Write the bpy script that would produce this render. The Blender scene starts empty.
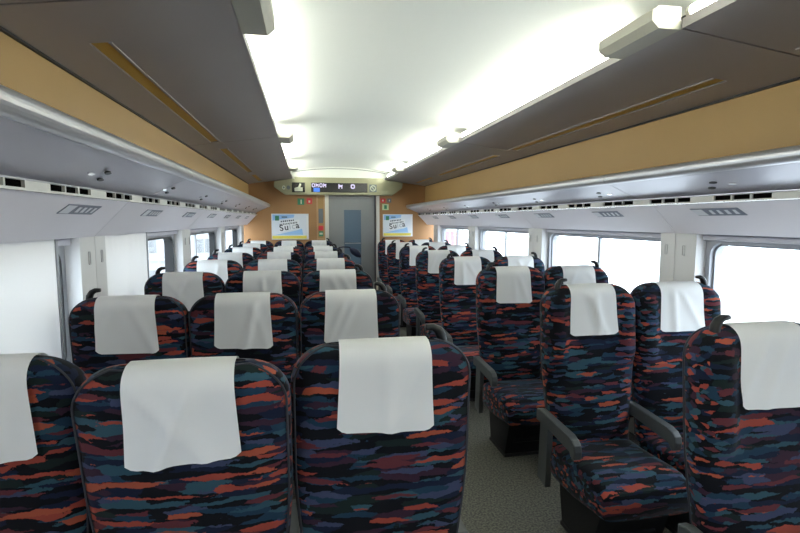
import bpy, bmesh, math, random
from mathutils import Vector, Matrix, noise
random.seed(7)
S = bpy.context.scene
C = S.collection
PI = math.pi

# ------------------------------------------------------------------ camera
# car runs along +Y, floor at z = 0, camera stands in the left half of the car
cd = bpy.data.cameras.new('camera')
cd.sensor_width = 36.0
cd.lens = 500.0 / 800.0 * 36.0
cd.clip_start = 0.05
cam = bpy.data.objects.new('camera', cd)
C.objects.link(cam)
cam.location = (0, 0, 1.5)
yaw = math.atan(93 / 500.0)
pitch = math.atan((266.5 - 220.3) / math.hypot(500, 93))
pitch = math.atan((266.5 - 220.3) * math.cos(yaw) / 500.0) if False else math.atan(46.2 / 500.0)
cam.rotation_euler = (PI / 2 - pitch, 0, -yaw)
S.camera = cam

# ------------------------------------------------------------------ light
S.view_settings.view_transform = 'Standard'
S.view_settings.look = 'None'
S.view_settings.gamma = 1.0
S.view_settings.use_curve_mapping = False
S.view_settings.exposure = 0.12
SKY = 8.0
LAMP = 42.0
wd = bpy.data.worlds.new('overcast_sky')
S.world = wd
wd.use_nodes = True
wn = wd.node_tree.nodes
bg = wn['Background']
bg.inputs['Color'].default_value = (0.80, 0.895, 1.0, 1)
bg.inputs['Strength'].default_value = SKY

# car section (dx from centre line)
XC = 0.60
HW = 1.64            # half width at window wall
YB, YE = -2.2, 9.25  # rear and front end walls
Z0 = 1.5             # camera height, section heights below are relative to it
def zz(v): return v + Z0

# ------------------------------------------------------------------ materials
def mat(name, col, rough=0.5, metal=0.0, spec=0.5, bump=0.0, bscale=200.0, var=0.0, vscale=3.0):
    m = bpy.data.materials.new(name)
    m.use_nodes = True
    nt = m.node_tree
    b = nt.nodes['Principled BSDF']
    b.inputs['Base Color'].default_value = (*col, 1)
    b.inputs['Roughness'].default_value = rough
    b.inputs['Metallic'].default_value = metal
    b.inputs['Specular IOR Level'].default_value = spec
    tc = nt.nodes.new('ShaderNodeTexCoord')
    if var > 0:
        n = nt.nodes.new('ShaderNodeTexNoise')
        n.inputs['Scale'].default_value = vscale
        n.inputs['Detail'].default_value = 4
        nt.links.new(tc.outputs['Object'], n.inputs['Vector'])
        r = nt.nodes.new('ShaderNodeValToRGB')
        r.color_ramp.elements[0].position = 0.3
        r.color_ramp.elements[1].position = 0.7
        r.color_ramp.elements[0].color = (*[c * (1 - var) for c in col], 1)
        r.color_ramp.elements[1].color = (*[min(1, c * (1 + var)) for c in col], 1)
        nt.links.new(n.outputs['Fac'], r.inputs['Fac'])
        nt.links.new(r.outputs['Color'], b.inputs['Base Color'])
    if bump > 0:
        n2 = nt.nodes.new('ShaderNodeTexNoise')
        n2.inputs['Scale'].default_value = bscale
        nt.links.new(tc.outputs['Object'], n2.inputs['Vector'])
        bp = nt.nodes.new('ShaderNodeBump')
        bp.inputs['Strength'].default_value = bump
        bp.inputs['Distance'].default_value = 0.002
        nt.links.new(n2.outputs['Fac'], bp.inputs['Height'])
        nt.links.new(bp.outputs['Normal'], b.inputs['Normal'])
    return m

def emat(name, col, strength):
    m = bpy.data.materials.new(name)
    m.use_nodes = True
    nt = m.node_tree
    nt.nodes.clear()
    e = nt.nodes.new('ShaderNodeEmission')
    e.inputs['Color'].default_value = (*col, 1)
    e.inputs['Strength'].default_value = strength
    o = nt.nodes.new('ShaderNodeOutputMaterial')
    nt.links.new(e.outputs[0], o.inputs[0])
    return m

def fabric_mat():
    m = bpy.data.materials.new('moquette')
    m.use_nodes = True
    nt = m.node_tree
    N, L = nt.nodes, nt.links
    b = N['Principled BSDF']
    b.inputs['Roughness'].default_value = 0.95
    b.inputs['Specular IOR Level'].default_value = 0.15
    b.inputs['Sheen Weight'].default_value = 0.08
    b.inputs['Sheen Roughness'].default_value = 0.4
    tc = N.new('ShaderNodeTexCoord')
    oi = N.new('ShaderNodeObjectInfo')
    mul = N.new('ShaderNodeMath'); mul.operation = 'MULTIPLY'; mul.inputs[1].default_value = 37.0
    L.new(oi.outputs['Random'], mul.inputs[0])
    add = N.new('ShaderNodeVectorMath'); add.operation = 'ADD'
    L.new(tc.outputs['Object'], add.inputs[0]); L.new(mul.outputs[0], add.inputs[1])
    # warp
    nz = N.new('ShaderNodeTexNoise'); nz.inputs['Scale'].default_value = 16.0; nz.inputs['Detail'].default_value = 7.0; nz.inputs['Roughness'].default_value = 0.68
    L.new(add.outputs[0], nz.inputs['Vector'])
    sub = N.new('ShaderNodeVectorMath'); sub.operation = 'SUBTRACT'; sub.inputs[1].default_value = (.5, .5, .5)
    L.new(nz.outputs['Color'], sub.inputs[0])
    sc = N.new('ShaderNodeVectorMath'); sc.operation = 'MULTIPLY'; sc.inputs[1].default_value = (.13, .030, .030)
    L.new(sub.outputs[0], sc.inputs[0])
    ad2 = N.new('ShaderNodeVectorMath'); ad2.operation = 'ADD'
    L.new(add.outputs[0], ad2.inputs[0]); L.new(sc.outputs[0], ad2.inputs[1])
    def layer(scale, off, cols):
        mp = N.new('ShaderNodeMapping')
        mp.inputs['Scale'].default_value = scale
        mp.inputs['Location'].default_value = off
        L.new(ad2.outputs[0], mp.inputs['Vector'])
        v = N.new('ShaderNodeTexVoronoi'); v.feature = 'F1'
        v.inputs['Scale'].default_value = 1.0
        L.new(mp.outputs[0], v.inputs['Vector'])
        sp = N.new('ShaderNodeSeparateColor'); L.new(v.outputs['Color'], sp.inputs[0])
        r = N.new('ShaderNodeValToRGB'); r.color_ramp.interpolation = 'CONSTANT'
        els = r.color_ramp.elements
        for i, (p, c) in enumerate(cols):
            e = els[i] if i < 2 else els.new(p)
            e.position = p; e.color = (*c, 1) if len(c) == 3 else c
        L.new(sp.outputs[0], r.inputs['Fac'])
        return r
    basec = layer((11, 42, 64), (0, 0, 0), [
        (0.0, (0.003, 0.0035, 0.006)), (0.38, (0.006, 0.010, 0.027)), (0.53, (0.010, 0.030, 0.058)),
        (0.66, (0.022, 0.060, 0.085)), (0.76, (0.028, 0.012, 0.024)), (0.84, (0.007, 0.014, 0.014)), (0.92, (0.034, 0.044, 0.090))])
    top = layer((10, 40, 68), (3.3, 1.7, 9.1), [
        (0.0, (0, 0, 0, 0)), (0.825, (0.23, 0.044, 0.030, 1)), (0.89, (0.085, 0.020, 0.026, 1)), (0.955, (0.27, 0.062, 0.034, 1))])
    # alpha as mask
    mx = N.new('ShaderNodeMix'); mx.data_type = 'RGBA'
    L.new(top.outputs['Alpha'], mx.inputs['Factor'])
    L.new(basec.outputs['Color'], mx.inputs['A']); L.new(top.outputs['Color'], mx.inputs['B'])
    L.new(mx.outputs['Result'], b.inputs['Base Color'])
    f = N.new('ShaderNodeTexNoise'); f.inputs['Scale'].default_value = 500.0
    L.new(tc.outputs['Object'], f.inputs['Vector'])
    bp = N.new('ShaderNodeBump'); bp.inputs['Strength'].default_value = 0.3; bp.inputs['Distance'].default_value = 0.001
    L.new(f.outputs['Fac'], bp.inputs['Height']); L.new(bp.outputs['Normal'], b.inputs['Normal'])
    return m

def cloth_mat(name, col, trans):
    m = bpy.data.materials.new(name)
    m.use_nodes = True
    nt = m.node_tree; N, L = nt.nodes, nt.links
    N.clear()
    d = N.new('ShaderNodeBsdfDiffuse'); d.inputs['Color'].default_value = (*col, 1)
    t = N.new('ShaderNodeBsdfTranslucent'); t.inputs['Color'].default_value = (*col, 1)
    mx = N.new('ShaderNodeMixShader'); mx.inputs[0].default_value = trans
    o = N.new('ShaderNodeOutputMaterial')
    tc = N.new('ShaderNodeTexCoord')
    w = N.new('ShaderNodeTexNoise'); w.inputs['Scale'].default_value = 260.0; w.inputs['Detail'].default_value = 2
    L.new(tc.outputs['Object'], w.inputs['Vector'])
    bp = N.new('ShaderNodeBump'); bp.inputs['Strength'].default_value = 0.12; bp.inputs['Distance'].default_value = 0.001
    L.new(w.outputs['Fac'], bp.inputs['Height'])
    L.new(bp.outputs['Normal'], d.inputs['Normal'])
    L.new(d.outputs[0], mx.inputs[1]); L.new(t.outputs[0], mx.inputs[2]); L.new(mx.outputs[0], o.inputs[0])
    return m

def glass_mat(name, tint, refl):
    m = bpy.data.materials.new(name)
    m.use_nodes = True
    nt = m.node_tree; N, L = nt.nodes, nt.links
    N.clear()
    t = N.new('ShaderNodeBsdfTransparent'); t.inputs['Color'].default_value = (*tint, 1)
    g = N.new('ShaderNodeBsdfGlossy'); g.inputs['Roughness'].default_value = 0.02
    fr = N.new('ShaderNodeLayerWeight'); fr.inputs['Blend'].default_value = 0.12
    lim = N.new('ShaderNodeMath'); lim.operation = 'MULTIPLY'; lim.inputs[1].default_value = 0.35
    L.new(fr.outputs['Facing'], lim.inputs[0])
    mx = N.new('ShaderNodeMixShader')
    o = N.new('ShaderNodeOutputMaterial')
    if refl is None: L.new(lim.outputs[0], mx.inputs[0])
    else: mx.inputs[0].default_value = refl
    L.new(t.outputs[0], mx.inputs[1]); L.new(g.outputs[0], mx.inputs[2]); L.new(mx.outputs[0], o.inputs[0])
    return m

def floor_mat():
    m = bpy.data.materials.new('floor_vinyl')
    m.use_nodes = True
    nt = m.node_tree; N, L = nt.nodes, nt.links
    b = N['Principled BSDF']; b.inputs['Roughness'].default_value = 0.55
    tc = N.new('ShaderNodeTexCoord')
    n = N.new('ShaderNodeTexNoise'); n.inputs['Scale'].default_value = 95; n.inputs['Detail'].default_value = 2
    L.new(tc.outputs['Object'], n.inputs['Vector'])
    r = N.new('ShaderNodeValToRGB')
    e = r.color_ramp.elements
    e[0].position = 0.38; e[0].color = (0.022, 0.022, 0.020, 1)
    e[1].position = 0.62; e[1].color = (0.115, 0.112, 0.088, 1)
    L.new(n.outputs['Fac'], r.inputs['Fac']); L.new(r.outputs['Color'], b.inputs['Base Color'])
    return m

M = dict(
    fabric=fabric_mat(),
    piping=mat('piping_cord', (0.022, 0.024, 0.034), 0.8),
    cover=cloth_mat('cover_cloth', (0.80, 0.80, 0.80), 0.12),
    blind=cloth_mat('blind_cloth', (0.86, 0.85, 0.86), 0.072),
    slot_shade=mat('vent_slot_shade', (0.003, 0.003, 0.003), 1.0, spec=0.0),  # slot darkness painted in as flat matt black
    black=mat('black_plastic', (0.006, 0.006, 0.007), 0.4, spec=0.3),
    dark=mat('dark_steel', (0.008, 0.008, 0.009), 0.5, spec=0.3, bump=0.1),
    arm=mat('armrest_plastic', (0.05, 0.056, 0.06), 0.42, bump=0.08),
    armpad=mat('armrest_pad', (0.075, 0.08, 0.085), 0.38),
    chrome=mat('chrome', (0.7, 0.7, 0.72), 0.15, 1.0),
    wall=mat('wall_laminate', (0.69, 0.67, 0.735), 0.45, var=0.02, vscale=1.5),
    pillar=mat('pillar_laminate', (0.58, 0.575, 0.58), 0.45, var=0.02, vscale=1.5),
    trimw=mat('vent_plastic', (0.54, 0.54, 0.52), 0.45),
    frame=mat('window_frame_grey', (0.30, 0.31, 0.34), 0.4, 0.3),
    rubber=mat('window_rubber', (0.07, 0.07, 0.085), 0.6),
    hook=mat('hook_grey', (0.42, 0.42, 0.43), 0.5),
    housing=mat('blind_housing_grey', (0.42, 0.42, 0.48), 0.5),
    rack=mat('rack_metal', (0.44, 0.43, 0.49), 0.32, 0.25, var=0.04, vscale=2),
    rail=mat('rack_rail_metal', (0.52, 0.52, 0.55), 0.28, 0.6),
    ochre=mat('ochre_panel', (0.32, 0.195, 0.065), 0.55, var=0.04, vscale=2),
    endp=mat('end_wall_panel', (0.30, 0.155, 0.058), 0.45, var=0.05, vscale=3),
    taupe=mat('ceiling_panel_taupe', (0.31, 0.285, 0.28), 0.42, var=0.02),
    slot=mat('air_slot_ochre', (0.50, 0.30, 0.05), 0.6),
    ceil=mat('ceiling_white', (0.80, 0.82, 0.78), 0.5),
    bracket=mat('lamp_bracket', (0.40, 0.39, 0.33), 0.5),
    header=mat('header_khaki', (0.27, 0.265, 0.165), 0.45),
    callframe=mat('call_panel_frame', (0.42, 0.25, 0.12), 0.45),
    door=mat('door_steel', (0.22, 0.23, 0.24), 0.35, 0.5, var=0.03),
    doorglass=mat('door_glass', (0.085, 0.13, 0.185), 0.2, 0.0, 0.6),  # opaque blue stands in for vestibule light coming through the pane
    doorframe=mat('door_frame_metal', (0.66, 0.65, 0.60), 0.3, 0.5),
    screen=mat('screen_black', (0.008, 0.008, 0.010), 0.2),
    led=emat('screen_letters', (0.80, 0.75, 1.0), 1.0),
    ledblue=emat('screen_blue', (0.12, 0.30, 1.0), 1.0),
    iconw=mat('icon_print', (0.55, 0.58, 0.45), 0.5),
    red=mat('red_sign', (0.55, 0.03, 0.04), 0.4),
    green=mat('green_sign', (0.03, 0.20, 0.10), 0.4),
    greenp=mat('pale_green_sign', (0.45, 0.60, 0.35), 0.4),
    slate=mat('slate_sign', (0.10, 0.12, 0.14), 0.4),
    paper=mat('poster_paper', (0.74, 0.78, 0.84), 0.4),
    pblue=mat('poster_blue', (0.30, 0.52, 0.80), 0.4),
    pwhite=mat('poster_white', (0.84, 0.85, 0.87), 0.4),
    pyellow=mat('poster_yellow', (0.75, 0.64, 0.10), 0.4),
    pink_ink=mat('poster_ink', (0.03, 0.035, 0.05), 0.5),
    pgrey=mat('poster_grey_ink', (0.52, 0.55, 0.60), 0.5),
    alu=mat('aluminium', (0.75, 0.75, 0.74), 0.3, 0.8),
    signink=mat('sign_slate_print', (0.16, 0.18, 0.24), 0.45),
    signpale=mat('sign_pale_print', (0.62, 0.64, 0.70), 0.45),
    lamp=emat('lamp_diffuser', (0.98, 1.0, 0.87), LAMP),
    floor=floor_mat(),
    glass=glass_mat('window_glass', (0.96, 0.98, 0.98), None),
    concrete=mat('outside_concrete', (0.60, 0.60, 0.58), 0.9, var=0.1, vscale=0.3),
    bwall=mat('outside_wall', (0.30, 0.30, 0.30), 0.9),
    bglass=mat('outside_panes', (0.13, 0.135, 0.14), 0.5),
    bred=mat('outside_red_panels', (0.33, 0.15, 0.165), 0.7),
    navy=mat('navy_bag_cloth', (0.008, 0.011, 0.026), 0.8, spec=0.15, bump=0.2),
)

# ------------------------------------------------------------------ helpers
def build(name, bm, m, parent=None, smooth=False, loc=None):
    me = bpy.data.meshes.new(name)
    bmesh.ops.recalc_face_normals(bm, faces=bm.faces)
    bm.to_mesh(me); bm.free()
    for mm in (m if isinstance(m, (list, tuple)) else [m]): me.materials.append(mm)
    if smooth:
        for p in me.polygons: p.use_smooth = True
    o = bpy.data.objects.new(name, me)
    C.objects.link(o)
    if parent is not None: o.parent = parent
    if loc is not None: o.location = loc
    return o
def tag(o, label=None, cat=None, group=None, kind=None):
    if label: o['label'] = label
    if cat: o['category'] = cat
    if group: o['group'] = group
    if kind: o['kind'] = kind
    return o
def empty(name, loc=(0, 0, 0), rz=0.0):
    o = bpy.data.objects.new(name, None)
    C.objects.link(o); o.location = loc; o.rotation_euler = (0, 0, rz)
    o.empty_display_size = 0.1
    return o
def box(bm, x0, x1, y0, y1, z0, z1, bev=0.0, seg=1):
    r = bmesh.ops.create_cube(bm, size=1.0)
    vs = r['verts']
    for v in vs:
        v.co = Vector(((x0 + x1) / 2 + v.co.x * (x1 - x0), (y0 + y1) / 2 + v.co.y * (y1 - y0), (z0 + z1) / 2 + v.co.z * (z1 - z0)))
    if bev > 0:
        es = list({e for v in vs for e in v.link_edges})
        bmesh.ops.bevel(bm, geom=es, offset=bev, segments=seg, profile=0.5, affect='EDGES')
    return bm
def bx(*a, **k):
    return box(bmesh.new(), *a, **k)
def prism(bm, pts, a0, a1, axis='y'):
    """polygon pts extruded along axis; for y pts are (x,z), for x (y,z), for z (x,y)"""
    def P(p, a):
        if axis == 'y': return (p[0], a, p[1])
        if axis == 'x': return (a, p[0], p[1])
        return (p[0], p[1], a)
    A = [bm.verts.new(P(p, a0)) for p in pts]
    B = [bm.verts.new(P(p, a1)) for p in pts]
    bm.faces.new(A); bm.faces.new(B[::-1])
    n = len(pts)
    for i in range(n):
        bm.faces.new((A[i], B[i], B[(i + 1) % n], A[(i + 1) % n]))
    return bm
def tube(bm, pts, r, n=8, closed=False, flat=1.0):
    pts = [Vector(p) for p in pts]
    rings = []
    m = len(pts)
    for i, p in enumerate(pts):
        if closed: t = (pts[(i + 1) % m] - pts[i - 1])
        else: t = pts[min(i + 1, m - 1)] - pts[max(i - 1, 0)]
        t.normalize()
        u = t.cross(Vector((0, 1, 0)))
        if u.length < 0.1: u = t.cross(Vector((1, 0, 0)))
        u.normalize(); w = t.cross(u)
        rr = r[i] if isinstance(r, (list, tuple)) else r
        rings.append([bm.verts.new(p + u * rr * math.cos(2 * PI * k / n) + w * rr * flat * math.sin(2 * PI * k / n)) for k in range(n)])
    for i in range(m if closed else m - 1):
        a, b = rings[i], rings[(i + 1) % m]
        for k in range(n):
            bm.faces.new((a[k], a[(k + 1) % n], b[(k + 1) % n], b[k]))
    if not closed:
        bm.faces.new(rings[0][::-1]); bm.faces.new(rings[-1])
    return bm
def rrect(x0, x1, z0, z1, r, n=6):
    pts = []
    for cx, cz, a in ((x1 - r, z1 - r, 0), (x0 + r, z1 - r, PI / 2), (x0 + r, z0 + r, PI), (x1 - r, z0 + r, 1.5 * PI)):
        for k in range(n + 1):
            t = a + PI / 2 * k / n
            pts.append((cx + r * math.cos(t), cz + r * math.sin(t)))
    return pts
def ring_prism(bm, outer, inner, a0, a1, axis='x'):
    def P(p, a):
        if axis == 'y': return (p[0], a, p[1])
        return (a, p[0], p[1])
    n = len(outer)
    O0 = [bm.verts.new(P(p, a0)) for p in outer]; O1 = [bm.verts.new(P(p, a1)) for p in outer]
    I0 = [bm.verts.new(P(p, a0)) for p in inner]; I1 = [bm.verts.new(P(p, a1)) for p in inner]
    for i in range(n):
        j = (i + 1) % n
        bm.faces.new((O0[i], O0[j], I0[j], I0[i])); bm.faces.new((O1[i], I1[i], I1[j], O1[j]))
        bm.faces.new((O0[i], O1[i], O1[j], O0[j])); bm.faces.new((I0[i], I0[j], I1[j], I1[i]))
    return bm

# ------------------------------------------------------------------ setting
MOD = 1.96
JOINTS = [2.73 + MOD * k for k in range(-3, 4)]      # panel joints on the side walls
ROW0, PITCH, NROWS = 1.32, 0.98, 8

tag(build('floor', bx(XC - HW - .2, XC + HW + .2, YB - .1, YE + .1, -0.06, 0), M['floor']), kind='structure')

def X(side, dx): return XC + side * dx

def make_side(side, nm):
    wall = empty('wall_' + nm)
    tag(wall, kind='structure')
    s = side
    def P(*pts): return [(X(s, a), zz(b)) for a, b in pts]
    edges = [YB] + [j for j in JOINTS if YB < j < YE] + [YE]
    # sloped upper panels, one per module
    for a, b in zip(edges[:-1], edges[1:]):
        bm = prism(bmesh.new(), P((1.475, .092), (HW, -.08), (HW + .14, -.08), (HW + .14, .092)), a + .002, b - .002)
        build('upper_panel', bm, M['wall'], wall)
    bm = prism(bmesh.new(), P((1.483, .090), (HW + .006, -.075), (HW + .13, -.075), (HW + .13, .090)), YB, YE)
    build('joint_backing', bm, M['frame'], wall)
    # lower wall under the windows
    build('lower_panel', prism(bmesh.new(), P((HW, -1.5), (HW, -.72), (HW + .14, -.72), (HW + .14, -1.5)), YB, YE), M['pillar'], wall)
    # pillars between the openings, split at the joint
    p0, p1 = (2.56, 2.86)
    for j in JOINTS:
        a, b = j - .17, j + .13
        if b < YB: continue
        for u, v in ((a, j - .0025), (j + .0025, b)):
            v2, u2 = min(v, YE), max(u, YB)
            if v2 - u2 < .01: continue
            x0, x1 = sorted((X(s, HW), X(s, HW + .14)))
            build('pillar_panel', bx(x0, x1, u2, v2, zz(-.72), zz(-.08)), M['pillar'], wall)
            # small coat hook recess plate
            c = (j - .075) if v <= j else (j + .075)
            if YB < c < YE - .1:
                hx = X(s, HW) - s * .004
                h = ring_prism(bmesh.new(), rrect(c - .011, c + .011, zz(-.215), zz(-.15), .006, 3), rrect(c - .007, c + .007, zz(-.211), zz(-.154), .004, 3), hx, X(s, HW) + s * .002)
                hk = build('coat_hook', h, M['hook'], wall)
    # end fillers
    return wall

WALL = {}
for s, nm in ((-1, 'left'), (1, 'right')):
    WALL[s] = make_side(s, nm)

# windows ------------------------------------------------------------
def make_window(n, side, y0, y1, div):
    w = empty('window_%d' % n, (X(side, HW + .10), (y0 + y1) / 2, zz(-.72)))
    tag(w, kind='structure')
    cy, cz = (y0 + y1) / 2, zz(-.72)
    s = side
    L0, L1 = y0 - cy, y1 - cy
    h = .64
    # grey rounded frame
    a, b = sorted((-s * .035, s * .04))
    outer = rrect(L0 + .002, L1 - .002, .002, h - .001, .01, 6)
    inner = rrect(L0 + .035, L1 - .035, .04, h - .052, .07, 6)
    build('window_frame', ring_prism(bmesh.new(), outer, inner, a, b), M['frame'], w)
    outer2 = rrect(L0 + .036, L1 - .036, .041, h - .053, .07, 6)
    inner2 = rrect(L0 + .048, L1 - .048, .053, h - .064, .06, 6)
    a, b = sorted((-s * (.034 if s < 0 else .012), s * .035))
    build('rubber_seal', ring_prism(bmesh.new(), outer2, inner2, a, b), M['black'] if s < 0 else M['frame'], w)
    build('pane', bx(-.004 + s * .02, .004 + s * .02, L0 + .045, L1 - .045, .05, h - .06), M['glass'], w)
    if div is not None:
        build('divider', bx(-.012 + s * .012, .012 + s * .012, div - .014, div + .014, .05, h - .065), M['frame'], w)
    # blind housing along the top, with a pull tab
    a, b = sorted((-s * .065, -s * .036))
    hs = build('blind_housing', bx(a, b, L0 + .004, L1 - .004, h - .035, h - .004, bev=.004), M['housing'], w)
    t = L0 + (L1 - L0) * .5
    build('pull_tab', bx(a - .003, b + .003, t - .05, t + .05, h - .05, h - .036, bev=.003), M['frame'], w)
    # sill
    a, b = sorted((-s * .115, -s * .036))
    build('window_sill', bx(a, b, L0, L1, 0.0005, .018, bev=.003), M['pillar'], w)
    return w
n = 0
OPEN = []
for s in (-1, 1):
    for k in range(-2, 4):
        y0 = 2.73 + .13 + MOD * (k - 1) if k > -9 else 0
        y0 = JOINTS[0] + .13 + MOD * (k + 2)
        y1 = y0 + MOD - .30
        if y1 > YE: y1 = YE - .05
        if y1 - y0 < .5: continue
        n += 1
        d = .02 if s > 0 else -.12
        if s > 0 and k == 0: d = None
        make_window(n, s, y0, y1, d)
        OPEN.append((s, y0, y1))
        # daylight portal so the sky is sampled through the glass
        ld = bpy.data.lights.new('window_portal', 'AREA'); ld.shape = 'RECTANGLE'
        ld.size = .62; ld.size_y = y1 - y0
        ld.cycles.is_portal = True
        lo = bpy.data.objects.new('window_portal', ld); C.objects.link(lo)
        lo.location = (X(s, HW + .20), (y0 + y1) / 2, zz(-.40))
        lo.rotation_euler = (0, s * PI / 2, 0)

# roller blinds
def blind(side, y0, y1, zb, label):
    x = X(side, HW + .024)
    r = empty('roller_blind', (x, (y0 + y1) / 2, zz(zb)))
    tag(r, label, 'blind')
    L = (y1 - y0) / 2; H = -.0815 - zb
    bm = bmesh.new(); ny, nz = 40, 16
    g = [[bm.verts.new((.0035 * noise.noise(Vector((i * .35, j * .25, side))), -L + 2 * L * i / ny, .02 + (H - .02) * j / nz)) for j in range(nz + 1)] for i in range(ny + 1)]
    for i in range(ny):
        for j in range(nz): bm.faces.new((g[i][j], g[i + 1][j], g[i + 1][j + 1], g[i][j + 1]))
    build('blind_cloth', bm, M['blind'], r, True)
    build('bottom_bar', bx(-.008, .008, -L, L, 0, .022, bev=.004), M['frame'], r)
    for e in (-L - .005, L + .005):
        build('guide_rail', bx(-.006, .006, e - .008, e + .008, 0, H), M['frame'], r)
(_, a, b) = [o for o in OPEN if o[0] == -1][2]
blind(-1, a + .02, 2.38, -.695, 'white cloth blind fully drawn over the nearest left window')
(_, a, b) = [o for o in OPEN if o[0] == -1][3]
blind(-1, a + .02, a + .765, -.695, 'white cloth blind drawn over only the rear half of the second left window')

# ventilation strips along the top of the walls
def vent(side, idx):
    t = empty('trim_%d' % idx)
    tag(t, kind='structure')
    def P(*pts): return [(X(side, a), zz(b)) for a, b in pts]
    build('vent_shade_back', prism(bmesh.new(), P((1.476, .094), (1.50, .094), (1.50, .131), (1.476, .131)), YB, YE), M['slot_shade'], t)  # black strip just behind the rails, painted shade for the slot interiors
    build('lower_rail', prism(bmesh.new(), P((1.462, .0925), (1.4755, .0925), (1.4755, .101), (1.462, .101)), YB, YE), M['trimw'], t)
    build('upper_rail', prism(bmesh.new(), P((1.466, .125), (1.4755, .125), (1.4755, .131), (1.466, .131)), YB, YE), M['frame'], t)
    y = YB + .05
    x0, x1 = sorted((X(side, 1.465), X(side, 1.4755)))
    while y < YE - .2:
        build('vent_plate', bx(x0, x1, y, min(y + .16, YE), zz(.1012), zz(.1248)), M['trimw'], t)
        for k in (1, 2):
            q = y + .16 + .11 * k
            if q < YE - .02: build('vent_bar', bx(x0, x1, q - .005, q + .005, zz(.1012), zz(.1248)), M['trimw'], t)
        y += .49
vent(-1, 1); vent(1, 2)

# ceiling -------------------------------------------------------------
ceiling = empty('ceiling'); tag(ceiling, kind='structure')
def vault(dx): return .965 - .105 * dx * dx
pts = [(XC + d, zz(vault(abs(d)))) for d in [-1.15 + 2.3 * i / 24 for i in range(25)]]
pts += [(XC + 1.15, zz(1.05)), (XC - 1.15, zz(1.05))]
build('vault', prism(bmesh.new(), pts, YB, YE), M['ceil'], ceiling)
CJ = [YB, -.9, 1.78, 4.66, 7.42, YE]
for s in (-1, 1):
    x0, x1 = sorted((X(s, 1.0), X(s, 1.03)))
    build('cove_back', bx(x0, x1, YB, YE, zz(.73), zz(.86)), M['ceil'], ceiling)
    def P(*pts): return [(X(s, a), zz(b)) for a, b in pts]
    def pz(dx): return .74 - (.10 / .755) * (dx - .845)
    for a, b in zip(CJ[:-1], CJ[1:]):
        a0, b0 = a + .006, b - .006
        # panel in strips round an air slot
        sl0, sl1 = a0 + .36, b0 - .04
        if b == YE: sl1 = b0 - .3
        d0, d1 = 1.32, 1.40
        def slab(u, v, y0, y1, nm='ceiling_panel', m='taupe'):
            return build(nm, prism(bmesh.new(), P((u, pz(u)), (v, pz(v)), (v, pz(v) + .02), (u, pz(u) + .02)), y0, y1), M[m], ceiling)
        bm = bmesh.new()
        for (u, v, y0, y1) in ((.845, d0, a0, b0), (d1, 1.60, a0, b0), (d0, d1, a0, sl0), (d0, d1, sl1, b0)):
            prism(bm, P((u, pz(u)), (v, pz(v)), (v, pz(v) + .02), (u, pz(u) + .02)), y0, y1)
        pn = build('ceiling_panel', bm, M['taupe'], ceiling)
        bm = prism(bmesh.new(), P((d0 - .0, pz(d0) + .010), (d1 + .0, pz(d1) + .008), (d1, pz(d1) + .03), (d0, pz(d0) + .03)), sl0, sl1)
        bm2 = bmesh.new()
        prism(bm2, P((d0 - .001, pz(d0) - .004), (d0 + .012, pz(d0) - .004), (d0 + .012, pz(d0) + .03), (d0 - .001, pz(d0) + .03)), sl0, sl1)
        build('air_slot_lip', bm2, M['taupe'], pn)
        build('air_slot', bm, M['slot'], pn)
        # lip on the lamp side
        build('cove_lip', prism(bmesh.new(), P((.838, .738), (.846, .738), (.846, .775), (.838, .775)), a0, b0), M['taupe'], ceiling)
    build('panel_backing', prism(bmesh.new(), P((.86, .775), (1.58, .70), (1.58, .72), (.86, .795)), YB, YE), M['dark'], ceiling)
# ochre side panels over the racks
for i, s in enumerate((-1, 1)):
    x0, x1 = sorted((X(s, 1.60), X(s, 1.63)))
    build('side_panel', bx(x0, x1, YB, YE, zz(.13), zz(.70)), M['ochre'], ceiling)
    x0, x1 = sorted((X(s, 1.585), X(s, 1.60)))
    build('edge_strip', bx(x0, x1, YB, YE, zz(.632), zz(.641)), M['dark'], ceiling)

# lamps and brackets
brk_labels = {}
side_name = {-1: 'left', 1: 'right'}
where = {-.9: 'behind the viewer', 1.78: 'nearest', 4.66: 'second', 7.42: 'third'}
for s in (-1, 1):
    for y in (1.78, 4.66, 7.42):
        def Q(*pts): return [(X(s, a), zz(b)) for a, b in pts]
        r = empty('lamp_bracket', (X(s, .80), y, zz(.735)))
        tag(r, '%s pale grey bracket dividing the lamps along the %s edge of the ceiling' % ({1.78: 'nearest', 4.66: 'second', 7.42: 'third'}[y], side_name[s]), 'bracket', 'ceiling lamp brackets')
        pr = [(.0, .0)]
        def lp(*pts): return [(s * (a - .80), b - .735) for a, b in pts]
        bm = prism(bmesh.new(), lp((.8365, .735), (.742, .735), (.712, .762), (.712, .80), (.74, .82), (.8365, .82)), 0, .36)
        build('bracket_body', bm, M['bracket'], r)
    ends = [(-1.9, -.9), (-.5, 1.775), (2.145, 4.655), (5.025, 7.415), (7.785, 9.08)]
    for i, (a, b) in enumerate(ends):
        r = empty('ceiling_lamp', (X(s, .875), a, zz(.80)))
        tag(r, '%s lit strip lamp behind the %s ceiling edge' % (['rearmost', 'nearest overhead', 'second', 'third', 'farthest short'][i], side_name[s]), 'lamp', 'ceiling strip lamps')
        L = b - a
        pts = [(.024 * math.cos(t), .024 * math.sin(t)) for t in [2 * PI * k / 12 for k in range(12)]]
        build('diffuser', prism(bmesh.new(), pts, .02, L - .02), M['lamp'], r)
        for e in (0, L - .02):
            build('end_cap', prism(bmesh.new(), [(p[0] * 1.15, p[1] * 1.15) for p in pts], e, e + .0195), M['bracket'], r)

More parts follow.
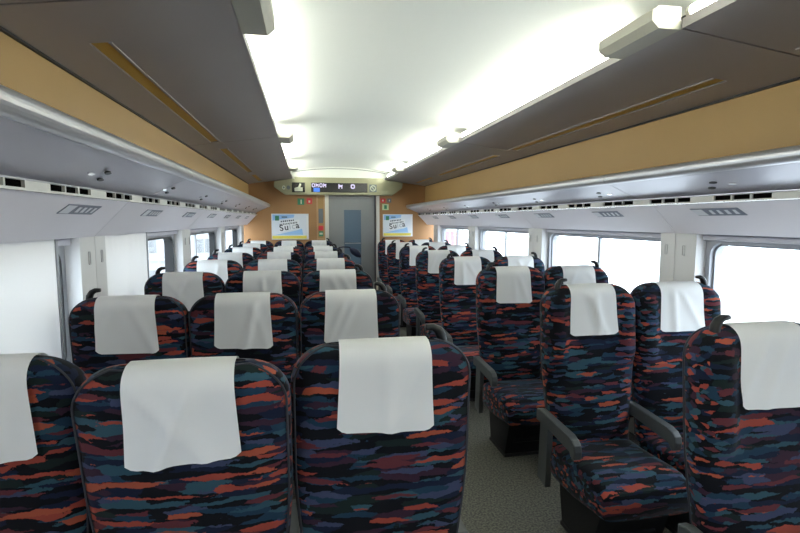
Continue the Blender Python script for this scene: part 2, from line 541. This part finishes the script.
# end walls -------------------------------------------------------------
DX0, DX1, DZ = .40, 1.27, zz(.455)
wf = empty('wall_front', (0, YE, 0)); tag(wf, kind='structure')
for a, b, c, d, nm in ((XC - HW - .14, DX0, 0, zz(.72), 'wall_panel'), (DX1, XC + HW + .14, 0, zz(.72), 'wall_panel'), (DX0, DX1, DZ, zz(.72), 'wall_panel')):
    build(nm, bx(a, b, 0, .08, c, d), M['endp'], wf)
build('cove_end', bx(XC - 1.2, XC + 1.2, 0, .08, zz(.7205), zz(1.06)), M['ceil'], wf)
tag(build('wall_back', bx(XC - HW - .14, XC + HW + .14, YB - .08, YB, 0, zz(1.06)), M['endp']), kind='structure')

door = empty('door_1', ((DX0 + DX1) / 2, YE, 0)); tag(door, kind='structure')
hw = (DX1 - DX0) / 2
gx0, gx1 = -.155, .16     # narrow window in the door
bm = bmesh.new()
box(bm, -hw, gx0, .05, .085, 0, DZ); box(bm, gx1, hw, .05, .085, 0, DZ)
box(bm, gx0, gx1, .05, .085, zz(.19), DZ); box(bm, gx0, gx1, .05, .085, 0, .45)
build('door_leaf', bm, M['door'], door)
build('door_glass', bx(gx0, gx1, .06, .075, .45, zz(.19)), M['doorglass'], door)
build('glass_bar', bx(gx0 + .01, gx1 - .01, .045, .0595, zz(-.435), zz(-.415), bev=.003), M['frame'], door)
build('door_frame', bx(-hw - .07, -hw - .001, -.02, .0995, 0, DZ + .0), M['doorframe'], door)
build('door_frame', bx(hw + .001, hw + .06, -.02, .0995, 0, DZ), M['doorframe'], door)
build('door_edge', bx(hw - .03, hw - .001, .03, .049, 0, DZ), M['rubber'], door)

# information header above the door
hd = empty('display_header', (XC, YE, zz(.45)))
tag(hd, 'khaki header box over the end door holding a dark information screen', 'display')
z0 = zz(.45)
prof = [(-.97, .005), (.95, .005), (1.13, .135), (1.145, .24), (.84, .28), (-.84, .28), (-1.145, .24), (-1.15, .135)]
build('header_body', prism(bmesh.new(), prof, -.14, -.001), M['header'], hd)
build('header_fascia', prism(bmesh.new(), [(-.80, .281), (.80, .281), (.80, .312), (-.80, .312)], -.10, -.001), M['header'], hd)
build('header_lip', bx(-.955, .935, -.147, -.1405, .008, .028, bev=.002), M['header'], hd)
dd = [-.84 + 1.68 * k / 16 for k in range(17)]
build('cove_trim', prism(bmesh.new(), [(q, vault(abs(q)) - .037 - .45) for q in dd] + [(q, vault(abs(q)) - .029 - .45) for q in dd[::-1]], -.02, -.001), M['slate'], hd)
sx0, sx1 = -.51, .49
scr = build('screen', bx(sx0, sx1, -.150, -.1405, .05, .215), M['screen'], hd)
# blurred lettering on the screen: glyph-like strokes, each character its own piece
rg = random.Random(3)
def glyph(x, z, w, h, y=-.1525, m='led'):
    t = w * .24
    pts = rrect(x, x + w * .9, z, z + h, w * .3, 3)
    if rg.random() < .4:
        bm = ring_prism(bmesh.new(), pts, rrect(x + t, x + w * .9 - t, z + t, z + h - t, w * .12, 3), y, y + .0015, 'y')
    else:
        q = [(x, z), (x + t, z), (x + t, z + h * .38), (x + w * .6, z + h * .38), (x + w * .6, z), (x + w * .6 + t, z), (x + w * .6 + t, z + h * .62),
             (x + w * .9, z + h * .7), (x + w * .9, z + h * .85), (x + t, z + h * .78), (x + t, z + h), (x, z + h)]
        bm = prism(bmesh.new(), q, y, y + .0015)
    build('screen_glyph', bm, M[m], scr)
for k in range(4): glyph(sx0 + .01 + k * .067, .135, .062, .070)
for x in (-.03, .19): glyph(x, .115, .085, .080)
build('screen_block', bx(sx0 + .04, sx0 + .15, -.1522, -.1503, .055, .125), M['ledblue'], scr)
pic = build('pictogram', bx(-.845, -.62, -.150, -.1405, .045, .215), M['screen'], hd)
build('pictogram_mark', prism(bmesh.new(), [(-.80, .06), (-.66, .06), (-.66, .13), (-.70, .13), (-.68, .19), (-.71, .20), (-.735, .14), (-.80, .12)], -.1525, -.1505), M['iconw'], pic)
for cx in (-.985, -.905):
    circ = [2 * PI * k / 18 for k in range(18)]
    build('speaker_ring', ring_prism(bmesh.new(), [(cx + .030 * math.cos(t), .125 + .036 * math.sin(t)) for t in circ],
          [(cx + .013 * math.cos(t), .125 + .016 * math.sin(t)) for t in circ], -.146, -.1405, 'y'), M['slate'] if cx > -.95 else M['iconw'], hd)
    build('speaker_hole', prism(bmesh.new(), [(cx + .013 * math.cos(t), .125 + .016 * math.sin(t)) for t in circ], -.143, -.1405), M['slate'], hd)
ns = build('round_sign', bx(.53, .66, -.147, -.1405, .06, .195), M['slate'], hd)
build('sign_ring', ring_prism(bmesh.new(), [(.595 + .055 * math.cos(t), .127 + .056 * math.sin(t)) for t in circ],
      [(.595 + .038 * math.cos(t), .127 + .039 * math.sin(t)) for t in circ], -.150, -.1475, 'y'), M['iconw'], ns)
build('sign_bar', prism(bmesh.new(), [(.560, .155), (.570, .165), (.630, .100), (.620, .090)], -.1512, -.1502), M['iconw'], ns)

# posters ----------------------------------------------------------------
FONT = None
def text(body, size, loc, rz, m, parent, name='lettering'):
    cu = bpy.data.curves.new(name, 'FONT'); cu.body = body; cu.size = size; cu.extrude = .0008
    cu.materials.append(m)
    cu.offset = size * .018
    t = bpy.data.objects.new(name, cu); C.objects.link(t)
    bpy.context.view_layer.update()
    me = bpy.data.meshes.new_from_object(t.evaluated_get(bpy.context.evaluated_depsgraph_get()))
    bpy.data.objects.remove(t)
    me.materials.clear(); me.materials.append(m)
    o = bpy.data.objects.new(name, me); C.objects.link(o)
    o.parent = parent; o.location = loc; o.rotation_euler = (PI / 2, -rz, 0)
    return o
def poster(x0, x1, z0, z1, label):
    w, h = x1 - x0, z1 - z0
    p = empty('poster', (x0, YE, zz(z0))); tag(p, label, 'poster', 'framed posters on the end wall')
    build('backing', bx(0, w, -.012, -.001, 0, h), M['paper'], p)
    fr = bmesh.new()
    ring_prism(fr, [(w + .006, h + .006), (-.006, h + .006), (-.006, -.006), (w + .006, -.006)], [(w - .004, h - .004), (.004, h - .004), (.004, .004), (w - .004, .004)], -.018, -.001, 'y')
    build('poster_frame', fr, M['alu'], p)
    build('bright_edge', bx(w - .03, w - .004, -.0135, -.0125, .05, h - .03), M['pwhite'], p)
    def poly(nm, pts, m, d): return build(nm, prism(bmesh.new(), [(a * w, b * h) for a, b in pts], -.012 - d, -.0121), M[m], p)
    poly('blue_band', [(.02, .98), (.62, .98), (.60, .86), (.02, .74)], 'pblue', .0012)
    poly('blue_wedge', [(.05, .16), (.86, .16), (.82, .42), (.70, .36)], 'pblue', .0012)
    poly('white_slip', [(.20, .28), (.72, .42), (.76, .78), (.22, .66)], 'pwhite', .0020)
    poly('yellow_strip', [(.01, .02), (.95, .02), (.95, .14), (.01, .14)], 'pyellow', .0020)
    poly('green_mark', [(.09, .74), (.20, .74), (.20, .93), (.09, .93)], 'green', .0020)
    bm = bmesh.new()
    rnd = random.Random(5)
    sl = .13
    for (x, z, n, c) in ((.24, .69, 7, .055), (.21, .575, 11, .045)):
        for k in range(n):
            xx = x + k * c; q = (xx - x) * sl * 1.35 + z - .02
            prism(bm, [(xx * w, q * h), ((xx + c * rnd.uniform(.5, .8)) * w, (q + .004) * h), ((xx + c * .7) * w, (q + rnd.uniform(.04, .07)) * h), ((xx + .006) * w, (q + .055) * h)], -.0150, -.0142)
    prism(bm, [(.27 * w, .86 * h), (.42 * w, .86 * h), (.42 * w, .90 * h), (.27 * w, .90 * h)], -.0140, -.0133)
    build('small_print', bm, M['pink_ink'], p)
    sz = h * .34
    for ch, fx, fz, m in (('S', .215, .325, 'pink_ink'), ('u', .345, .355, 'pink_ink'), ('i', .475, .39, 'pgrey'), ('c', .545, .405, 'pgrey'), ('a', .655, .435, 'pink_ink')):
        text(ch, sz, (fx * w, -.0150, fz * h), .13, M[m], p)
    return p
poster(-.613, .03, -.339, .112, 'wide blue and white Suica poster left of the end door, beside the red call panel'.replace(' Suica', ' advertising'))
poster(1.401, 1.953, -.295, .107, 'smaller blue and white advertising poster right of the end door under a green sign')

# little signs on the end wall
def sign(x, z, w, h, m, label, marks):
    o = empty('wall_sign', (x, YE, zz(z))); tag(o, label, 'sign')
    build('plate', bx(-w / 2, w / 2, -.008, -.001, -h / 2, h / 2), M[m], o)
    bm = bmesh.new()
    for a, b, c, d in marks: box(bm, a * w, b * w, -.010, -.0085, c * h, d * h)
    build('sign_print', bm, M['iconw'], o)
def wx(px, v=0): return px
sign(-.095, .335, .12, .115, 'green', 'dark green square sign above the left end-wall poster', [(-.05, .12, -.35, .3)])
sign(.055, .345, .10, .10, 'red', 'red square sign above the left end-wall poster, beside the dark green one', [(-.15, .15, -.25, .1)])
sign(1.40, .365, .09, .075, 'red', 'small red sign directly right of the end door', [(-.2, .1, -.2, .2)])
sign(1.515, .365, .075, .075, 'slate', 'small dark sign beside the red sign right of the end door', [(-.1, .2, -.2, .2)])
sign(1.445, .245, .12, .11, 'greenp', 'pale green square sign above the right end-wall poster', [])
bm = box(bmesh.new(), -.025, .025, -.0105, -.0085, -.035, .035)
o = [q for q in bpy.data.objects if q.name.startswith('wall_sign')][-1]
build('sign_mark', bm, M['green'], o)

# call panel left of the door
cp = empty('call_panel', (.255, YE, zz(-.35))); tag(cp, 'tall recessed control panel with red button beside the grey end door', 'control panel')
build('panel_frame', ring_prism(bmesh.new(), rrect(-.075, .075, 0, .80, .01, 2), rrect(-.05, .05, .025, .775, .008, 2), -.02, -.001, 'y'), M['callframe'], cp)
build('panel_back', bx(-.049, .049, -.008, -.001, .026, .774), M['ochre'], cp)
build('dark_plate', bx(-.04, .04, -.014, -.0085, .30, .56), M['slate'], cp)
build('red_button', bx(-.042, .042, -.022, -.0085, .17, .25, bev=.004), M['red'], cp)
build('label_plate', bx(-.04, .04, -.014, -.0085, .06, .15), M['green'], cp)
build('label_print', bx(-.028, .028, -.016, -.0145, .09, .125), M['iconw'], [q for q in cp.children if q.name.startswith('label_plate')][0])

# luggage racks -----------------------------------------------------------
def rack(side):
    r = empty('luggage_rack', (X(side, 1.475), YB, zz(.13)))
    tag(r, 'long grey metal luggage rack with bright rounded rail along the %s wall' % side_name[side], 'luggage rack', None)
    def P(*pts): return [(side * (a - 1.475), b - .13) for a, b in pts]
    js = [YB] + [q for q in ([1.10, 3.06, 5.02, 6.98] if side < 0 else [.92, 2.88, 4.84, 6.80, 8.76])] + [YE]
    jj = js
    for a, b in zip(jj[:-1], jj[1:]):
        a0, b0 = a - YB + .003, b - YB - .003
        build('rack_panel', prism(bmesh.new(), P((1.478, .134), (1.275, .222 + (.011 if side < 0 else 0)), (1.275, .245), (1.595, .150), (1.595, .134)), a0, b0), M['rack'], r)
        cxn, czn = 1.268, (.266 if side < 0 else .255)
        nose = [(cxn - .036 * math.sin(t), czn - .033 * math.cos(t)) for t in [PI * (-.10 + 1.2 * k / 14) for k in range(15)]]
        build('rail', prism(bmesh.new(), P(*nose), a0, b0), M['rail'], r)
    # reading lights under the rack at each seat row
    for i in range(NROWS + 1):
        yc = ROW0 + PITCH * (i - .15)
        if yc > YE - .3: continue
        for k, (u, dy) in enumerate(((1.36, .0), (1.41, .06), (1.385, -.09))):
            zc = .134 + (.222 - .134) * (1.478 - u) / .203
            t = math.atan2(.088, .203)
            bm = bmesh.new()
            pts = [(.010 * math.cos(q), .024 * math.sin(q)) for q in [2 * PI * v / 14 for v in range(14)]]
            prism(bm, pts, -.004, .003, 'z')
            bmesh.ops.rotate(bm, verts=bm.verts, cent=(0, 0, 0), matrix=Matrix.Rotation(side * t, 3, 'Y'))
            o = build('reading_light', bm, M['black'] if k < 2 else M['chrome'], r, loc=(side * (u - 1.475), yc + dy - YB, zc - .13))
for s in (-1, 1): rack(s)

# seat number plates on the sloped panels
ordn = ['nearest', 'second', 'third', 'fourth', 'fifth', 'sixth', 'seventh', 'farthest']
slope_t = math.atan2(.172, HW - 1.475)
for s in (-1, 1):
    for i in range(NROWS):
        yc = 2.29 + .98 * (i - 1)
        if i == 0: yc = 1.31
        if yc > YE - .1: continue
        u = 1.475 + (HW - 1.475) * .27; z = .092 - .172 * .27
        o = empty('seat_number_plate', (X(s, u), yc, zz(z)), 0)
        tag(o, '%s slate and white seat number plate from the camera on the %s sloped wall panel' % (ordn[i], side_name[s]), 'sign', 'seat number plates')
        nx, nz = -s * math.sin(slope_t), -math.cos(slope_t)
        nrm = Vector((-s * .172, 0, -(HW - 1.475))).normalized()
        up = Vector((-s * (HW - 1.475), 0, .172)).normalized()
        yv = Vector((0, -s, 0))
        def plate(nm, pts, m, d0, d1, par):
            bm = bmesh.new()
            A = [bm.verts.new(yv * a + up * b + nrm * d0) for a, b in pts]
            B = [bm.verts.new(yv * a + up * b + nrm * d1) for a, b in pts]
            bm.faces.new(A); bm.faces.new(B[::-1])
            for k in range(len(pts)): bm.faces.new((A[k], B[k], B[(k + 1) % len(pts)], A[(k + 1) % len(pts)]))
            return build(nm, bm, M[m], par)
        L = .17; s2 = -.025 * s
        pl = plate('plate', [(-L, -s2), (L - .03, -s2), (L, s2), (-L + .03, s2)], 'signink', .0005, .004, o)
        plate('pale_end', [(-L + .006, -s2 * .84), (-L + .08, -s2 * .84), (-L + .104, s2 * .84), (-L + .030, s2 * .84)], 'signpale', .0042, .0052, o)
        rnd = random.Random(i * 3 + s)
        for k in range(4):
            a = -L + .125 + k * .05
            plate('seat_symbol', [(a, -s2 * .56), (a + rnd.uniform(.016, .03), -s2 * .56), (a + .032, s2 * .56), (a + .008, s2 * .56)], 'signpale', .0042, .005, o)

# ------------------------------------------------------------------ seats
H = 1.175; ZB = .36; WT = .2355; RH, RV = .112, .102; TT = .058; RT = .055; NEXP = 3.2
def seat_w(z):
    t = max(0, min(1, (z - .40) / .45)); t = t * t * (3 - 2 * t)
    w = .206 + (WT - .206) * t
    if z > H - RV:
        q = min(1, (z - (H - RV)) / RV)
        w -= RH * (1 - math.sqrt(max(0, 1 - q * q)))
    return w
def seat_t(z):
    t = TT
    if z > H - RT:
        q = min(1, (z - (H - RT)) / RT)
        t *= max(0, 1 - q ** 2.4) ** (1 / 2.4)
    return t
def seat_y(z):
    return .065 * (1 - (z - .38) / .795)
def sm(a, b, x):
    t = max(0, min(1, (x - a) / (b - a))); return t * t * (3 - 2 * t)
def wing(x, z):
    zone = sm(.74, .86, z) * (1 - sm(1.08, H, z))
    w = seat_w(z)
    return zone * .034 * sm(.115, .165, abs(x)) * (1 - sm(w - .03, w + .005, abs(x)) * .6)
def lumbar(x, z):
    return .018 * sm(.38, .52, z) * (1 - sm(.60, .82, z)) * (1 - (min(1, abs(x) / .21)) ** 2)
def surf(x, z, front):
    w = max(seat_w(z), 1e-4)
    q = min(1, abs(x) / w)
    t = seat_t(z) * max(0, 1 - q ** NEXP) ** (1 / NEXP)
    if front: return seat_y(z) + t + wing(x, z) + lumbar(x, z)
    return seat_y(z) - t
def backrest_bm():
    bm = bmesh.new()
    zs = [ZB + (H - RV - ZB) * i / 22 for i in range(22)]
    zs += [H - RV + RV * math.sin(PI / 2 * i / 14) for i in range(14)] + [H - .0008]
    zs = [ZB - .012] + zs
    nr = 40
    rings = []
    for li, z in enumerate(zs):
        w, t = seat_w(max(z, ZB)), seat_t(z)
        if li == 0: w *= .93; t *= .7
        ring = []
        for k in range(nr):
            a = 2 * PI * k / nr
            c, s_ = math.cos(a), math.sin(a)
            x = w * math.copysign(abs(c) ** (2 / NEXP), c)
            y = t * math.copysign(abs(s_) ** (2 / NEXP), s_)
            if s_ > 0: y += (wing(x, z) + lumbar(x, z)) * min(1, s_ * 2.5)
            ring.append(bm.verts.new((x, seat_y(z) + y, z)))
        rings.append(ring)
    for a, b in zip(rings[:-1], rings[1:]):
        for k in range(nr): bm.faces.new((a[k], a[(k + 1) % nr], b[(k + 1) % nr], b[k]))
    bm.faces.new(rings[0][::-1]); bm.faces.new(rings[-1])
    return bm
def piping_bm(front):
    pts = []
    zs = [ZB + .02 + (H - RV - ZB - .02) * i / 16 for i in range(16)] + [H - RV + RV * math.sin(PI / 2 * i / 12) for i in range(13)]
    half = []
    for z in zs:
        w = seat_w(z); x = w * .965; zz_ = min(z, H - .003)
        y = surf(x * .985, zz_, front)
        half.append((x, y - .0012, zz_))
    pts = half + [(-a, b, c) for a, b, c in half[::-1]]
    return tube(bmesh.new(), pts, (.0028), 6)
def cover_bm(seed, drop_b=.26, drop_f=.27):
    rnd = random.Random(seed)
    ox = rnd.uniform(-20, 20)
    skew = rnd.uniform(-.008, .008)
    f1 = (rnd.uniform(-.06, .06), rnd.uniform(-.6, .6), rnd.uniform(.006, .013))
    f2 = (rnd.uniform(-.10, .10), rnd.uniform(-.9, .9), rnd.uniform(.004, .010))
    nc, nr = 20, 44
    bm = bmesh.new()
    grid = []
    hw0 = .1150
    for i in range(nc + 1):
        xf = -1 + 2 * i / nc
        # path at this x
        xr = xf * (hw0 - .004)
        ax = abs(xr); zt = H
        if ax > WT - RH: zt = H - RV + RV * math.sqrt(max(0, 1 - ((ax - (WT - RH)) / RH) ** 2))
        def path(front):
            out = []
            for k in range(61):
                q = (k / 60.0) ** 2
                z = zt - q * .45
                out.append(Vector((0, surf(xr, min(z, H - .0004), front), z)))
            return out
        pf, pb = path(True), path(False)
        # lift wing dip: cloth spans from wing to wing, so use the hull of the front
        full = pb[::-1] + pf
        # offset along normals
        off = []
        for k, p in enumerate(full):
            t = (full[min(k + 1, len(full) - 1)] - full[max(k - 1, 0)])
            nrm = Vector((0, -t.z, t.y))
            if nrm.length < 1e-9: nrm = Vector((0, 0, 1))
            nrm.normalize()
            cen = Vector((0, seat_y(p.z), p.z - .03))
            if (p - cen).dot(nrm) < 0: nrm = -nrm
            off.append((p, nrm))
        # arclengths from the top
        mid = len(pb) - 1
        def walk(seq, d):
            acc = 0
            for a, b in zip(seq[:-1], seq[1:]):
                l = (b[0] - a[0]).length
                if acc + l >= d and l > 1e-9:
                    f = (d - acc) / l
                    return a[0].lerp(b[0], f), a[1].lerp(b[1], f).normalized()
                acc += l
            return seq[-1]
        sb, sf = off[mid::-1], off[mid + 1:]
        edge = max(0, (abs(xf) - .86) / .14)
        Lb, Lf = drop_b + xf * skew - edge * .014, drop_f - xf * skew - edge * .014
        col = []
        for j in range(nr + 1):
            s_ = -Lb + (Lb + Lf) * j / nr
            p, nrm = walk(sb, -s_) if s_ < 0 else walk(sf, s_)
            d = abs(s_)
            flare = .010 * (d / .26) ** 1.5 * xf
            x = xf * hw0 + flare
            fade = sm(.02, .10, d)
            off_ = .005 + .0030 * fade * (1 + noise.noise(Vector((x * 9 + ox, d * 7, .3 if s_ < 0 else 5.3))))
            for (fx, fs, fa) in (f1, f2):
                u = x - (fx + fs * (d - .05))
                off_ += fa * fade * math.exp(-(u / .018) ** 2)
            off_ += .004 * sm(.16, .27, d)
            q = p + nrm * off_
            col.append(bm.verts.new((x, q.y, q.z)))
        grid.append(col)
    for i in range(nc):
        for j in range(nr): bm.faces.new((grid[i][j], grid[i + 1][j], grid[i + 1][j + 1], grid[i][j + 1]))
    bm.normal_update()
    bm.faces.ensure_lookup_table()
    if bm.faces[nr * (nc // 2) + 4].normal.y > 0: bmesh.ops.reverse_faces(bm, faces=list(bm.faces))
    return bm
def cushion_bm():
    bm = bmesh.new()
    y0, y1 = .075, .535
    z0, z1 = .215, .405
    rings = []
    ys = [y0, y0 + .012, y0 + .04, .2, .3, .4, .46, .50, .522, .532, y1]
    nr = 36
    for i, y in enumerate(ys):
        f = (y - y0) / (y1 - y0)
        sc = 1.0
        d = min(y - y0, y1 - y)
        sc = 1 - .09 * (1 - min(1, d / .045)) ** 2
        zt = z1 + .012 * sm(.2, .45, y) - .035 * sm(.44, .535, y)
        zb = z0 + .035 * sm(.25, .535, y)
        cz, hh = (zt + zb) / 2, (zt - zb) / 2 * sc
        w = .212 * (1 - .03 * (1 - min(1, d / .04)))
        ring = []
        for k in range(nr):
            a = 2 * PI * k / nr
            c, s_ = math.cos(a), math.sin(a)
            ring.append(bm.verts.new((w * math.copysign(abs(c) ** (2 / 6.0), c), y, cz + hh * math.copysign(abs(s_) ** (2 / 5.0), s_))))
        rings.append(ring)
    for a, b in zip(rings[:-1], rings[1:]):
        for k in range(nr): bm.faces.new((a[k], a[(k + 1) % nr], b[(k + 1) % nr], b[k]))
    bm.faces.new(rings[0][::-1]); bm.faces.new(rings[-1])
    return bm
def handle_bm(sx):
    # curved grab handle growing from the outer shoulder, bending inwards
    b = .150
    pts = [(b + .012, 0, H - .055), (b + .012, 0, H - .015), (b + .009, .0, H + .004), (b, .0, H + .020), (b - .014, .0, H + .028), (b - .034, .0, H + .029)]
    pts = [(sx * p[0], p[1] + .016, p[2]) for p in pts]
    bm = tube(bmesh.new(), pts, [.014, .014, .014, .0125, .0105, .008], 10, flat=1.25)
    return bm
def arm_bm():
    # side profile (y, z): long bar with dropped rounded front
    pts = [(.02, .555), (.05, .565), (.33, .548), (.365, .540), (.385, .522), (.392, .495), (.388, .462), (.372, .452), (.358, .462), (.350, .488), (.10, .505), (.02, .500)]
    bm = prism(bmesh.new(), pts, -.018, .018, 'x')
    es = [e for e in bm.edges if abs(e.verts[0].co.x - e.verts[1].co.x) < 1e-6]
    bmesh.ops.bevel(bm, geom=es, offset=.006, segments=2, profile=.5, affect='EDGES')
    return bm
def frame_bm():
    pts = [(.00, .19), (.085, .17), (.10, .52), (.02, .52)]
    bm = prism(bmesh.new(), pts, -.014, .014, 'x')
    return bm
def pedestal_bm():
    bm = prism(bmesh.new(), [(.14, 0), (.38, 0), (.45, .225), (.10, .21)], -.165, .165, 'x')
    box(bm, -.17, .17, .13, .40, 0, .018)
    return bm
def pedal_bm():
    bm = box(bmesh.new(), -.12, .12, .40, .425, .10, .125, bev=.006)
    box(bm, -.10, -.08, .30, .41, .105, .12); box(bm, .08, .10, .30, .41, .105, .12)
    return bm

MESH = {}
def share(key, fn, m, smooth=True):
    bm = fn()
    me = bpy.data.meshes.new(key)
    if not key.startswith('cover'): bmesh.ops.recalc_face_normals(bm, faces=bm.faces)
    bm.to_mesh(me); bm.free(); me.materials.append(m)
    if smooth:
        for p in me.polygons: p.use_smooth = True
    MESH[key] = me
share('backrest', backrest_bm, M['fabric'])
share('piping_rear', lambda: piping_bm(False), M['piping'])
share('piping_front', lambda: piping_bm(True), M['piping'])
NCOV = 9
for i in range(NCOV): share('cover%d' % i, lambda i=i: cover_bm(i + 11), M['cover'])
share('cushion', cushion_bm, M['fabric'])
share('handle_a', lambda: handle_bm(1), M['black'])
share('handle_b', lambda: handle_bm(-1), M['black'])
share('armrest', arm_bm, M['arm'], False)
share('side_frame', frame_bm, M['arm'], False)
share('pedestal', pedestal_bm, M['dark'], False)
share('pedal', pedal_bm, M['dark'], False)
def piece(name, key, parent, loc=(0, 0, 0)):
    o = bpy.data.objects.new(name, MESH[key]); C.objects.link(o); o.parent = parent; o.location = loc
    return o
HINGE = Vector((0, .065, .40))
cov_i = 0
def seat(x, y, facing, label, group, handle=0, arms=(), recline=0.0, scale_x=1.0, cov=None):
    """facing +1: looks down the car (back to camera); -1: faces the camera. handle: +1/-1 = car +x / -x side"""
    global cov_i
    r = empty('train_seat', (x, y, 0), 0 if facing > 0 else PI)
    tag(r, label, 'seat', group)
    r.scale = (scale_x, 1, 1)
    bk = piece('backrest', 'backrest', r)
    piece('piping', 'piping_rear', bk)
    cv = piece('headrest_cover', 'cover%d' % (cov_i * 4 % NCOV if cov is None else cov), bk); cov_i += 1
    if handle: piece('grab_handle', 'handle_a' if handle * facing > 0 else 'handle_b', bk)
    if recline:
        bk.matrix_local = Matrix.Translation(HINGE) @ Matrix.Rotation(recline, 4, 'X') @ Matrix.Translation(-HINGE)
    piece('cushion', 'cushion', r)
    piece('pedestal', 'pedestal', r)
    piece('pedal', 'pedal', r)
    for a, outer in arms:
        px = a * facing * ((.2475 if outer else (.2365 if facing > 0 else .2475)) / scale_x)
        ar = piece('armrest', 'armrest', r, (px, 0, 0))
        piece('side_frame', 'side_frame', ar, (-a * facing * .020, 0, 0)) if outer else None
    return r
XA, XM, XW = .193, -.280, -.753
RA, RW = 1.39, 1.885
ordw = ['nearest', 'second', 'third', 'fourth', 'fifth', 'sixth', 'seventh', 'eighth']
rnd = random.Random(21)
for i in range(NROWS):
    y = ROW0 + PITCH * i
    rc = {('A', 6): .22, ('M', 6): .22, ('M', 0): .11, ('W', 0): .0, ('A', 0): 0.0}
    for col, x, hd_, arms, desc in (('W', XW, -1, ((-1, True),), 'window'), ('M', XM, 0, ((-1, False), (1, False)), 'middle'), ('A', XA, 1, ((1, True),), 'aisle')):
        rec = rc.get((col, i), rnd.uniform(-.012, .012))
        if (col, i) == ('M', 0): x -= .014
        if (col, i) == ('W', 0): x -= .026
        if (col, i) == ('A', 0): x += .006
        seat(x, y, 1, '%s seat of the %s three-seat row, navy and orange, white-covered, back to camera' % (desc, ordw[i] + ('' if i == 0 else '-nearest')), 'three-seat rows seen from behind', hd_, arms, rec, {('M', 0): 1.05, ('A', 0): 1.05}.get((col, i), 1.0))
        if (col, i) == ('W', 0):
            for q in C.objects:
                if q.name.startswith('headrest_cover') and q.parent.parent.name == 'train_seat': q.location.x = .022
    for col, x, hd_, arms, desc in (('A', RA, -1, ((-1, True), (1, False)), 'aisle'), ('W', RW, 1, ((1, True),), 'window')):
        seat(x, y, -1, '%s seat of the %s two-seat row, navy and orange, white-covered, facing the camera' % (desc, ordw[i] + ('' if i == 0 else '-nearest')), 'two-seat rows facing the camera', hd_, arms, rnd.uniform(-.01, .01), 1.045)

# ------------------------------------------------------------------ outside
GZ = -8.0
tag(build('ground_outside', bx(-150, 150, -100, 250, GZ - .2, GZ), M['concrete']), kind='structure')
def far_building(x0, x1, y0, y1, h, m, label):
    b = empty('apartment_building', ((x0 + x1) / 2, (y0 + y1) / 2, GZ)); tag(b, label, 'building')
    w, d = (x1 - x0) / 2, (y1 - y0) / 2
    build('walls', bx(-w, w, -d, d, 0, h), m, b)
    build('roof', bx(-w - .3, w + .3, -d - .3, d + .3, h, h + .5), M['concrete'], b)
    nc = int(2 * w // 2.2)
    for i in range(int(h // 2.8)):
        z = .9 + i * 2.8
        for j in range(nc):
            xx = -w + (j + .5) * 2 * w / nc
            f = build('window', bx(xx - .75, xx + .75, -d - .05, -d, z, z + 1.4), M['bwall'], b)
            build('pane', bx(xx - .68, xx - .04, -d - .07, -d - .051, z + .07, z + 1.33), M['bglass'], f)
            build('pane', bx(xx + .04, xx + .68, -d - .07, -d - .051, z + .07, z + 1.33), M['bglass'], f)
        build('ledge', bx(-w, w, -d - .5, -d - .08, .3 + i * 2.8, .5 + i * 2.8), M['bwall'], b)
far_building(-17.5, -8, 48, 60, 15, M['bwall'], 'pale apartment block with rows of windows seen through the third left window')
r = empty('red_panelled_shed', (17.8, 62, GZ)); tag(r, 'low shed with pale pinkish red upright panels seen through the farthest right window', 'shed')
build('walls', bx(-1.7, 1.7, 0, 6, 0, 8.2), M['bwall'], r)
for k in range(5):
    build('red_panel', bx(-1.6 + k * .68, -1.25 + k * .68, -.1, -.001, .2, 8.0), M['bred'], r)
build('roof', bx(-2, 2, -.3, 6.3, 8.2, 8.5), M['concrete'], r)

# dark bag on the aisle side of the left rows
bg_ = empty('shoulder_bag', (.498, 5.20, 1.165)); tag(bg_, 'small dark navy bag hung on the aisle grab handle of the fifth three-seat row', 'bag')
bm = bmesh.new()
bmesh.ops.create_uvsphere(bm, u_segments=24, v_segments=14, radius=1)
for v in bm.verts:
    x, y, z = v.co
    k = 1 + .10 * noise.noise(v.co * 1.7)
    v.co = Vector(((math.copysign(abs(x) ** .8, x) * .058 - .015 * z) * k, y * .085 * k, (math.copysign(abs(z) ** .8, z) * .045 - x * .022) * k))
build('bag_body', bm, M['navy'], bg_, True)
hx, hz = .193 + .150 - .498, 1.206 - 1.165
build('strap', tube(bmesh.new(), [(-.035, .03, .04), (-.07, .045, .055), (hx + .03, .05, hz + .016), (hx - .012, .02, hz + .012), (hx - .02, -.02, hz + .012)], .006, 8), M['navy'], bg_, True)
